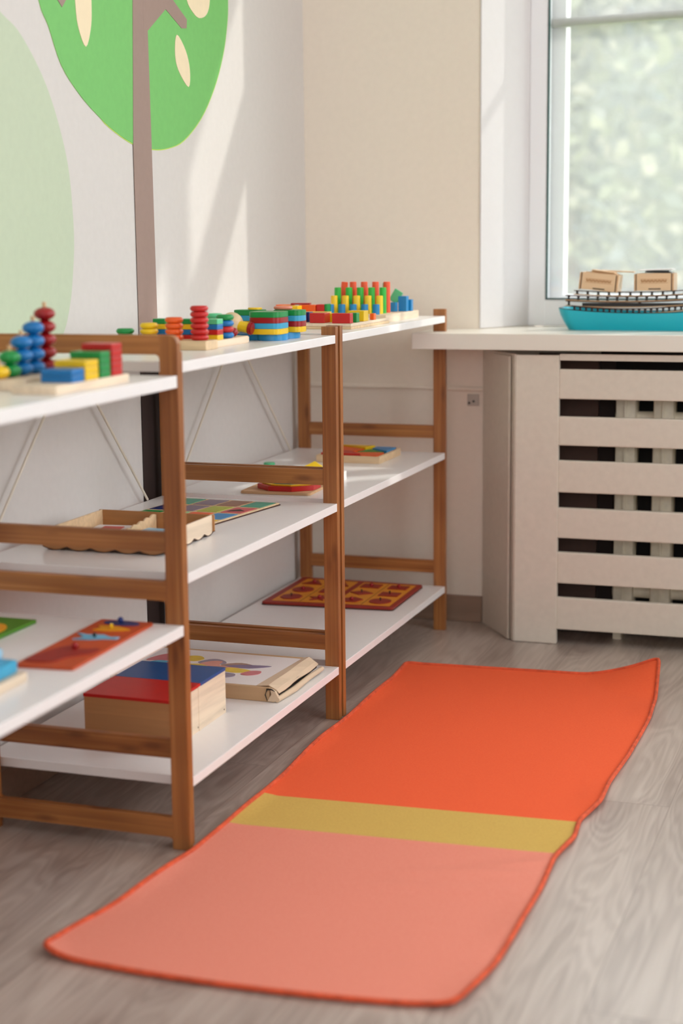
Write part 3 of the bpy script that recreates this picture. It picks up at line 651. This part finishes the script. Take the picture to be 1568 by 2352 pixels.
t = thing('colour_tile_puzzle', 'thin wooden puzzle with a grid of coloured rectangular tiles behind the scalloped box', 'puzzle', (.19, -1.16, ZN))
a, b_, c_, d_ = Vector((.060, -1.322)), Vector((.2665, -1.318)), Vector((.3095, -1.016)), Vector((.098, -1.008))
Q = lambda u, v: tuple((a*(1-u)+b_*u)*(1-v)+(d_*(1-u)+c_*u)*v)
part('backing', MB().prism([Q(-.008, -.006), Q(1.008, -.006), Q(1.008, 1.006), Q(-.008, 1.006)], ZN, ZN+.0022, 'xy'), BURNT, t, 'dark backing board')
part('board', MB().prism([Q(0, 0), Q(1, 0), Q(1, 1), Q(0, 1)], ZN+.0022, ZN+.0052, 'xy'), PLYL, t)
grid = [['blue', 'yellow', 'red', 'yellow'], ['green', 'mint', 'orange', 'seablue'], ['navy', 'mauve', 'lime', 'pink'], ['teal', 'mauve', 'brown', 'teal']]
for r in range(4):
    for k in range(4):
        u0, u1, v0, v1 = k/4+.02, (k+1)/4-.02, r/4+.02, (r+1)/4-.02
        part('tile', MB().prism([Q(u0, v0), Q(u1, v0), Q(u1, v1), Q(u0, v1)], ZN+.0052, ZN+.0060, 'xy'), PM[grid[r][k]], t)
part('tile_slot', MB().prism([Q(.80, .56), Q(.95, .60), Q(.86, .66), Q(.80, .60)], ZN+.0061, ZN+.0063, 'xy'), BLACK, t, 'black triangular slot')

# ===== middle board of the corner unit (z = .465)
ZO = .4651
t = thing('octagon_puzzle', 'square plywood board with a layered red yellow and blue octagon', 'puzzle', (.25, -.82, ZO))
part('board', MB().prism(rsq(.2475, -.826, .079, .064, .008, an=.04), ZO, ZO+.0055, 'xy', .0006), PLYX, t)
oc = lambda r, k=.72: [(.2580+r*math.cos(a), -.8235+r*k*math.sin(a)) for a in [PI/8+PI/4*i for i in range(8)]]
part('layer', MB().prism(oc(.0700, .86), ZO+.0057, ZO+.0160, 'xy', .0007), PM['red'], t)
part('layer', MB().prism(oc(.0600, .86), ZO+.0162, ZO+.0190, 'xy', .0005), PM['yellow'], t)
part('layer', MB().prism(oc(.0480, .86), ZO+.0192, ZO+.0215, 'xy', .0005), PM['lblue'], t)
t = thing('tangram_tray', 'wooden tray of triangular red orange yellow and blue tangram pieces on the corner shelf', 'puzzle', (.24, -.29, ZO))
x0, x1, y0, y1 = .158, .321, -.375, -.200
b = MB().box(x0, x1, y0, y1, ZO, ZO+.006, .0006)
part('tray_floor', b, PLYL, t)
for q in ((x0, x1, y0, y0+.007), (x0, x1, y1-.007, y1), (x0, x0+.007, y0+.007, y1-.007), (x1-.007, x1, y0+.007, y1-.007)): part('tray_rim', MB().box(*q, ZO+.006, ZO+.0175, .0006), PLYL, t)
T2 = lambda u, v: (x0+.009+(x1-x0-.018)*u, y0+.009+(y1-y0-.018)*v)
for pts, c, hz in (([(0, .02), (.70, 0), (.42, .34), (0, .40)], 'red', .0225), ([(.72, .0), (1, .0), (.98, .42), (.45, .36)], 'orange', .019), ([(0, .44), (.46, .38), (.52, .70), (0, .98)], 'orange', .0205),
                   ([(.02, 1), (.54, .72), (.62, 1)], 'yellow', .0235), ([(.5, .42), (.96, .47), (.60, .78)], 'green', .019), ([(1, .50), (1, 1), (.66, 1), (.64, .80)], 'seablue', .021)):
    part('tangram_piece', MB().prism([T2(*p) for p in pts], ZO+.0062, ZO+hz, 'xy', .0005), PM[c], t)
b = MB(); vs = [b.bm.verts.new(p) for p in ((.158, -.478, ZO), (.212, -.474, ZO), (.196, -.436, ZO), (.160, -.44, ZO), (.184, -.456, ZO+.0135))]
for f in ((3, 2, 1, 0), (0, 1, 4), (1, 2, 4), (2, 3, 4), (3, 0, 4)): b.bm.faces.new([vs[i] for i in f])
solo('toy_block', b, PM['pegyellow'], 'yellow pyramid block on the corner middle shelf beside the post', 'toy block')
b = MB().cyl(.066, -.455, ZO, ZO+.006, .014, 20, .001)
solo('toy_disc', b, PM['mint'], 'small pale green disc at the back of the corner middle shelf', 'toy block', smooth=True)
solo('toy_block', MB().box(.262, .328, -.685, -.640, ZO, ZO+.021, .002), PM['white'], 'white block just behind the double shelf post on the middle shelf', 'toy block')

# ===== bottom board of the middle unit (z = .1165)
ZL = .1166
t = thing('lidded_box', 'plywood box with a red and blue lid on the lowest middle shelf', 'box', (.235, -1.455, ZL))
x0, x1, y0, y1, hz = .147, .3205, -1.578, -1.340, .088
part('front_face', MB().box(x0, x1-.004, y0, y0+.006, ZL+.006, ZL+hz-.006, .0005), PLYD, t)
part('side_face', MB().box(x1-.006, x1, y0+.006, y1, ZL, ZL+hz-.004, .0005), PLY, t)
part('side_face', MB().box(x0, x0+.006, y0+.006, y1, ZL, ZL+hz-.006, .0005), PLY, t)
part('back_face', MB().box(x0+.006, x1-.006, y1-.006, y1, ZL, ZL+hz-.006, .0005), PLYD, t)
part('floor_panel', MB().box(x0, x1-.006, y0-.001, y1-.006, ZL, ZL+.006, .0005), PLY, t)
part('edge_strip', MB().box(x1-.004, x1+.0006, y0-.0008, y0+.006, ZL, ZL+hz-.004, .0005).box(x1-.0055, x1+.0008, -1.466, -1.455, ZL, ZL+hz-.005, .0003), PLY, t)
part('lid', MB().box(x0-.001, x1+.0005, y0-.001, -1.4555, ZL+hz-.006, ZL+hz, .0008), PM['red'], t, 'red half of the lid')
part('lid', MB().box(x0-.001, x1+.0005, -1.4550, y1+.001, ZL+hz-.006, ZL+hz, .0008), PM['navy'] if 0 else painted('lid_blue', (14, 78, 140), .3), t, 'blue half of the lid')
for y in (-1.462, -1.470, -1.349): part('nail', MB().cyl(y, ZL+.008, x1-.001, x1+.0006, .0014, 8, axis='x'), BURNT, t)

t = thing('cardboard_puzzle_box', 'flat cardboard box with a white top of printed puzzle shapes and torn open flaps', 'box', (.22, -1.13, ZL))
x0, x1, y0, y1, hz = .030, .375, -1.252, -1.012, .0285
part('tray', MB().box(x0, x1, y0, y1, ZL, ZL+hz, .0012), CARD, t)
part('picture', MB().prism([(x0+.012, y0+.008), (x1-.030, y0+.008), (x1-.012, y1-.016), (x0+.012, y1-.012)], ZL+hz, ZL+hz+.0006, 'xy'), PAPER, t, 'white printed top sheet')
PZ = ZL+hz+.0006
prints = [('pink', [(.030, .52), (.06, .75), (.13, .88), (.21, .82), (.23, .62), (.13, .55)]), ('yellow', [(.24, .66), (.27, .82), (.35, .86), (.41, .74), (.36, .62)]), ('mauve', [(.40, .60), (.47, .78), (.56, .74), (.60, .62), (.50, .52)]),
          ('salmon', [(.44, .50), (.48, .68), (.56, .70), (.58, .54), (.72, .50), (.70, .46)]), ('brown', [(.58, .56), (.70, .70), (.84, .58), (.70, .50)]), ('purple', [(.62, .52), (.72, .62), (.93, .66), (.80, .50)]),
          ('lblue', [(.08, .40), (.12, .54), (.26, .52), (.25, .38)]), ('salmon', [(.20, .34), (.22, .50), (.36, .48), (.36, .34)]), ('yellow', [(.36, .34), (.36, .48), (.44, .52), (.52, .44), (.50, .34), (.42, .32)]),
          ('brown', [(.48, .32), (.52, .46), (.66, .46), (.66, .28), (.54, .24)]), ('yellow', [(.64, .34), (.66, .46), (.76, .46), (.84, .40), (.78, .30), (.70, .30)]), ('pink', [(.80, .26), (.84, .40), (.91, .42), (.92, .30), (.86, .22)]),
          ('seablue', [(.42, .16), (.44, .26), (.56, .24), (.54, .14)]), ('mauve', [(.60, .10), (.64, .24), (.76, .24), (.78, .12), (.70, .06)]), ('salmon', [(.40, .06), (.42, .14), (.5, .12), (.48, .04)])]
for i, (c, pl) in enumerate(prints):
    pp = smooth_poly([(x0+.012+(x1-x0-.045)*u, y0+.03+(y1-y0-.06)*v) for u, v in pl], 4)
    part('printed_shape', MB().prism(pp, PZ, PZ+.00025+.00006*i, 'xy'), painted('print_%d' % i, tuple(int(.7*v+.3*200) for v in COLS[c]), .5), t)
# folded end flap, bent and torn
b = MB(); fl = []
for j in range(9):
    y = y0+.006+(y1-y0-.012)*j/8; w = math.sin(j*1.3)*.002
    fl.append([(x1-.030+.014*j/8, y, ZL+hz+.0012), (x1-.004, y, ZL+hz+.004+w*.3), (x1+.012+w, y, ZL+hz-.004+w), (x1+.018+w, y, ZL+hz-.010)])
vs = [[b.bm.verts.new(p) for p in r] for r in fl]; lo = [[b.bm.verts.new((p[0]-.0006, p[1], p[2]-.0016)) for p in r] for r in fl]
for j in range(8):
    for i in range(3):
        b.bm.faces.new((vs[j][i], vs[j][i+1], vs[j+1][i+1], vs[j+1][i])); b.bm.faces.new((lo[j][i], lo[j+1][i], lo[j+1][i+1], lo[j][i+1]))
    b.bm.faces.new((vs[j][3], lo[j][3], lo[j+1][3], vs[j+1][3])); b.bm.faces.new((vs[j][0], vs[j+1][0], lo[j+1][0], lo[j][0]))
for j in (0, 8): b.bm.faces.new([vs[j][i] for i in range(4)]+[lo[j][i] for i in (3, 2, 1, 0)])
bmesh.ops.recalc_face_normals(b.bm, faces=b.bm.faces[:])
part('end_flap', b, CARDP, t, 'pale folded end flap')
part('lower_flap', MB().tube([(x1+.016, y0-.002, ZL+.0065), (x1+.022, y0+.08, ZL+.0068), (x1+.020, y0+.16, ZL+.0075), (x1+.024, y1-.006, ZL+.009)], [.0055, .0062, .0058, .005], 10), CARDP, t, smooth=True)
part('gap_shade', MB().box(x1+.0002, x1+.014, y0+.010, y1-.010, ZL+.011, ZL+hz-.008), BLACK, t, 'black block standing in for shade between the flaps')  # solid black box, shade of the opening put into its colour
part('torn_corner', MB().prism([(x1-.004, ZL+.002), (x1+.004, ZL+.016), (x1+.002, ZL+.027), (x1+.012, ZL+.022), (x1+.019, ZL+.010), (x1+.010, ZL+.001)], y0-.002, y0+.006, 'xz'), CARDP, t)
part('torn_corner', MB().tube([(x1-.004, y0-.003, ZL+.003), (x1-.008, y0-.003, ZL+.015), (x1-.004, y0-.003, ZL+.026), (x1+.006, y0-.003, ZL+.0265), (x1+.012, y0-.003, ZL+.023)], [.0006, .0012, .002, .0014, .0006], 6), BLACK, t, 'dark torn cardboard edge')

# ===== bottom board of the corner unit (z = .117)
ZK = .1171
t = thing('shape_knob_puzzle', 'red framed yellow puzzle board with twelve knobbed red shapes on the lowest corner shelf', 'puzzle', (.2, -.31, ZK))
a, b_, c_, d_ = Vector((.040, -.462)), Vector((.372, -.438)), Vector((.367, -.158)), Vector((.036, -.150))
Q2 = lambda u, v: tuple((a*(1-u)+b_*u)*(1-v)+(d_*(1-u)+c_*u)*v)
def rq(u0, u1, v0, v1, r=.03, n=4):
    pts = []
    for k, (uu, vv) in enumerate(((u1-r, v1-r), (u0+r, v1-r), (u0+r, v0+r), (u1-r, v0+r))):
        for i in range(n): q = k*PI/2+PI/2*i/(n-1); pts.append(Q2(uu+r*math.cos(q), vv+r*math.sin(q)))
    return pts
part('underside', MB().prism(rq(-.002, 1.002, -.003, 1.003), ZK, ZK+.003, 'xy'), BURNT, t)
part('board', MB().prism(rq(0, 1, 0, 1), ZK+.003, ZK+.0075, 'xy', .0005), MAT_P['frame'], t, 'red rimmed board')
for u0, u1 in ((.06, .485), (.535, .96)): part('yellow_field', MB().prism([Q2(u0, .07), Q2(u1, .07), Q2(u1, .93), Q2(u0, .93)], ZK+.0075, ZK+.0082, 'xy'), MAT_P['amber'], t)
cells = [(.17, 0), (.385, 0), (.64, 0), (.86, 0)]
def shp(kind, cu, cv, s=1):
    ru, rv = .082*s, .098*s
    if kind == 'o': return [Q2(cu+ru*math.cos(q), cv+rv*math.sin(q)) for q in [2*PI*i/20 for i in range(20)]]
    if kind == 'r': return [Q2(cu-ru*.9, cv-rv*.75), Q2(cu+ru*.9, cv-rv*.75), Q2(cu+ru*.9, cv+rv*.75), Q2(cu-ru*.9, cv+rv*.75)]
    if kind == 'd': return [Q2(cu-ru*1.1, cv), Q2(cu, cv-rv*.8), Q2(cu+ru*1.1, cv), Q2(cu, cv+rv*.8)]
    if kind == 't': return [Q2(cu-ru, cv-rv*.7), Q2(cu+ru, cv-rv*.7), Q2(cu, cv+rv)]
    if kind == '5': return [Q2(cu+ru*math.cos(q), cv+rv*math.sin(q)) for q in [PI/2+2*PI*i/5 for i in range(5)]]
    if kind == '8': return [Q2(cu+ru*math.cos(q), cv+rv*math.sin(q)) for q in [PI/8+2*PI*i/8 for i in range(8)]]
    return [Q2(cu+ru*(1.1 if i % 2 == 0 else .5)*math.cos(q), cv+rv*(1.1 if i % 2 == 0 else .5)*math.sin(q)) for i, q in enumerate([PI/2+2*PI*i/10 for i in range(10)])]
kinds = [['8', 's', '5', 'o'], ['o', 'r', 'd', 'r'], ['t', 't', 'r', 'r']]
for r in range(3):
    for k in range(4):
        cu = (.165, .385, .635, .855)[k]; cv = .215+.285*r
        dark = (r+k) % 3 == 0 or (r == 1 and k == 3)
        piece(shp(kinds[r][k], cu, cv), MAT_P['frame'], t, ZK+.0082, .0022, Q2(cu, cv), BLACK if dark else PM['dred'], .008 if dark else .003, .0022 if dark else .0052)
for u in (.275, .745): part('grid_line', MB().prism([Q2(u-.002, .07), Q2(u+.002, .07), Q2(u+.002, .93), Q2(u-.002, .93)], ZK+.0082, ZK+.0084, 'xy'), BURNT, t)

# ===== on the sill
ZS = .7727
t = thing('boat_tray', 'turquoise plastic tray with flared ends full of cut wooden parts on the window sill', 'tray', (.9, -.02, ZS))
b = MB(); rings = []
X0, X1, Y0, Y1 = .683, 1.10, -.045, .095
def trayring(f, z, inset=0):     # f 0 bottom .. 1 rim
    ins = .024*(1-f)**1.4+inset; pts = []
    xa, xb, ya, yb = X0+ins, X1-ins, Y0+ins*.6, Y1-ins*.6; r = .03
    for k, (cx, cy) in enumerate(((xb-r, yb-r), (xa+r, yb-r), (xa+r, ya+r), (xb-r, ya+r))):
        for i in range(8): q = k*PI/2+PI/2*i/7; pts.append((cx+r*math.cos(q), cy+r*math.sin(q)))
    # extra points along the long sides so that the rim can dip
    out = []
    for i, p in enumerate(pts):
        out.append(p); nx_ = pts[(i+1) % len(pts)]
        if abs(nx_[0]-p[0]) > .1:
            for j in range(1, 16): out.append((p[0]+(nx_[0]-p[0])*j/16, p[1]))
    res = []
    for x, y in out:
        u = (x-(X0+X1)/2)/((X1-X0)/2); zz = z-.0115*f*(1-min(1, u*u)); res.append((x, y, zz))
    return res
for f in (0, .15, .4, .7, 1): rings.append([b.bm.verts.new(p) for p in trayring(f, ZS+.055*f)])
for f in (1, .6, .1): rings.append([b.bm.verts.new(p) for p in trayring(f, ZS+.055*f+.002*(1-f), .003)])
for A, B in zip(rings, rings[1:]):
    n = len(A)
    for i in range(n): b.bm.faces.new((A[i], A[(i+1) % n], B[(i+1) % n], B[i]))
b.bm.faces.new(rings[0][::-1]); b.bm.faces.new(rings[-1])
part('tray_shell', b, TUR, t, smooth=True)
rim = [(x, y, z+.0005) for x, y, z in trayring(1, ZS+.055, .0012)]
part('dark_rim', MB().tube(rim, .0013, 6, True), BLACK, t)

def strip(y, x0, x1, z0, z1, n, tilt, lab, th=.004, wedge=True, bow=0):
    s = thing('balustrade_strip', lab, 'wooden model part', ((x0+x1)/2, y, z0), 'cut wooden strips in the tray')
    def zz(x, z): u = (x-x0)/(x1-x0); return z+tilt*u+bow*(u-.35)**2
    for za, zb, nm in ((z0, z0+.0022, 'rail'), (z1-.0022, z1, 'rail')):
        b = MB(); ps = [(x0+(x1-x0)*i/12, zz(x0+(x1-x0)*i/12, za)) for i in range(13)]+[(x0+(x1-x0)*i/12, zz(x0+(x1-x0)*i/12, zb)) for i in range(12, -1, -1)]
        part(nm, b.prism(ps, y-th, y+th, 'xz'), PLYX if nm == 'rail' and za == z0 else BURNT, s)
    for k in range(n):
        x = x0+.008+(x1-x0-.016)*k/(n-1); a_, b2 = zz(x, z0+.002), zz(x, z1-.002); h = b2-a_
        w = .0042
        part('baluster', MB().prism([(x-w, a_), (x+w, a_), (x+w*.5, a_+h*.5), (x+w*.9, b2), (x-w*.9, b2), (x-w*.5, a_+h*.5)], y-.0015, y+.0015, 'xz'), BLACK, s)
    return s
strip(-.022, .716, 1.07, ZS+.0425, ZS+.0560, 24, -.004, 'lowest row of short black balusters just above the turquoise tray rim', bow=.05)
strip(-.012, .700, 1.07, ZS+.0560, ZS+.0700, 3, .000, 'dark wooden strip with a long black slot between the two baluster rows', bow=.03)
strip(-.004, .698, 1.08, ZS+.0700, ZS+.0835, 16, .000, 'row of black balusters on a brown rail under the two small boxes', bow=.03)
strip(.012, .716, 1.08, ZS+.0835, ZS+.0950, 14, -.001, 'topmost row of thin dark balusters behind the two small boxes', bow=.03)
solo('wooden_plank', MB().box(.742, 1.05, -.0145, -.010, ZS+.0585, ZS+.0675), BLACK, 'long black plank lying between the baluster rows', 'wooden model part')
for x0, tilt, lab in ((.7345, .10, 'small wooden box with engraved front, left one on the stacked strips'), (.8720, -.012, 'small wooden box with engraved front and dark open lid, right one on the stacked strips')):
    bx = thing('small_wooden_box', lab, 'box', (x0+.045, .03, ZS+.0965))
    R = RY(tilt); pv = (x0+.045, 0, ZS+.1185); z0, z1 = ZS+.0975, ZS+.1400
    part('front_panel', MB().box(x0, x0+.0905, .0, .003, z0, z1, .0003).rot(R, pv), PLYB, bx)
    part('back_panel', MB().box(x0, x0+.0905, .060, .063, z0, z1, .0003).rot(R, pv), PLYB, bx)
    for xx in (x0-.0035, x0+.0905): part('side_panel', MB().box(xx, xx+.0035, -.001, .064, z0-.0005, z1-.001, .0003).rot(R, pv), PLYX, bx)
    part('bottom_panel', MB().box(x0, x0+.0905, .003, .060, z0, z0+.003).rot(R, pv), PLYB, bx)
    for xx in (x0+.0015, x0+.0885): part('burnt_joint', MB().box(xx-.001, xx+.001, -.0006, .0, z0, z1).rot(R, pv), BURNT, bx)
    part('slot', MB().box(x0+.032, x0+.062, -.0008, .0, z0+.003, z0+.0055).rot(R, pv), BLACK, bx)
    b = MB()
    for i in range(14): b.box(x0+.014+.0045*i, x0+.0172+.0045*i, -.0006, .0, z1-.0215, z1-.0160, 0, RY(.5 if i % 2 else -.5))
    b.box(x0+.012, x0+.079, -.0005, 0, z1-.0150, z1-.0142).box(x0+.012, x0+.079, -.0005, 0, z1-.0240, z1-.0232); b.rot(R, pv)
    part('engraved_band', b, painted('engraving', (176, 128, 84), .7), bx)
    part('lid', MB().box(x0+.020, x0+.085, .012, .056, z1+.001, z1+.0035, .0003).box(x0+.022, x0+.080, .010, .052, z1+.0045, z1+.0070, .0003).rot(R @ RY(.04), pv), PLYX if tilt > 0 else BLACK, bx)
    if tilt < 0: part('lid_top', MB().box(x0+.006, x0+.090, .008, .060, z1+.0072, z1+.0095, .0003).rot(RY(-.03), pv), PAPER, bx)
solo('wooden_plank', MB().box(.775, .860, .045, .075, ZS+.143, ZS+.1455, .0003, RY(.05)), PLYX, 'thin pale plank resting behind the left small box', 'wooden model part')

# ------------------------------------------------------------------ garden outside
struct('ground', MB().box(-12, 12, .4, 30, -1.3, -1.2), GRASS)
def tree(name, label, cx, cy, zc, rx, ry, rz, n, lf, seed, size, mt):
    rnd = random.Random(seed)
    t = thing(name, label, 'tree', (cx, cy, -1.2), 'trees outside the window')
    part('trunk', MB().tube([(cx, cy, -1.2), (cx+.1, cy, 0), (cx-.05, cy+.05, zc)], [.14, .11, .06], 10), BARK, t, smooth=True)
    vs, fs = [], []
    for i in range(n):
        while True:
            p = Vector((rnd.uniform(-1, 1), rnd.uniform(-1, 1), rnd.uniform(-1, 1)))
            if .25 < p.length < 1: break
        c_ = Vector((cx+p.x*rx, cy+p.y*ry, zc+p.z*rz))
        d = Vector((rnd.gauss(0, 1), rnd.gauss(0, 1), rnd.gauss(0, .7))).normalized(); s = d.cross(Vector((rnd.gauss(0, 1), rnd.gauss(0, 1), rnd.gauss(0, 1)))).normalized()
        L = size*rnd.uniform(.6, 1.3); w = L*.34; nn = d.cross(s)*L*.12; k = len(vs)
        vs += [c_-d*L*.5, c_+s*w*.9-nn, c_+d*L*.55, c_-s*w*.9-nn, c_+nn*.2]
        fs += [(k, k+1, k+4), (k+1, k+2, k+4), (k+2, k+3, k+4), (k+3, k, k+4)]
    off = wloc(t); me = bpy.data.meshes.new('foliage'); me.from_pydata([tuple(v-off) for v in vs], [], fs); me.materials.append(mt)
    o = bpy.data.objects.new('foliage', me); C.objects.link(o); o.parent = t
tree('garden_tree', 'pale green bushy tree close outside the window', -.95, 8.2, 1.6, 1.9, 1.0, 2.3, 3600, .1, 3, .17, LEAF)
tree('garden_tree', 'greyish tree filling the right of the window view', .9, 10.6, 1.9, 2.2, 1.2, 2.6, 5200, .1, 5, .15, LEAFB)
tree('garden_tree', 'dim tree farther back across the garden', -2.6, 13.5, 2.2, 3.6, 1.6, 4.2, 9000, .1, 8, .42, LEAFB)
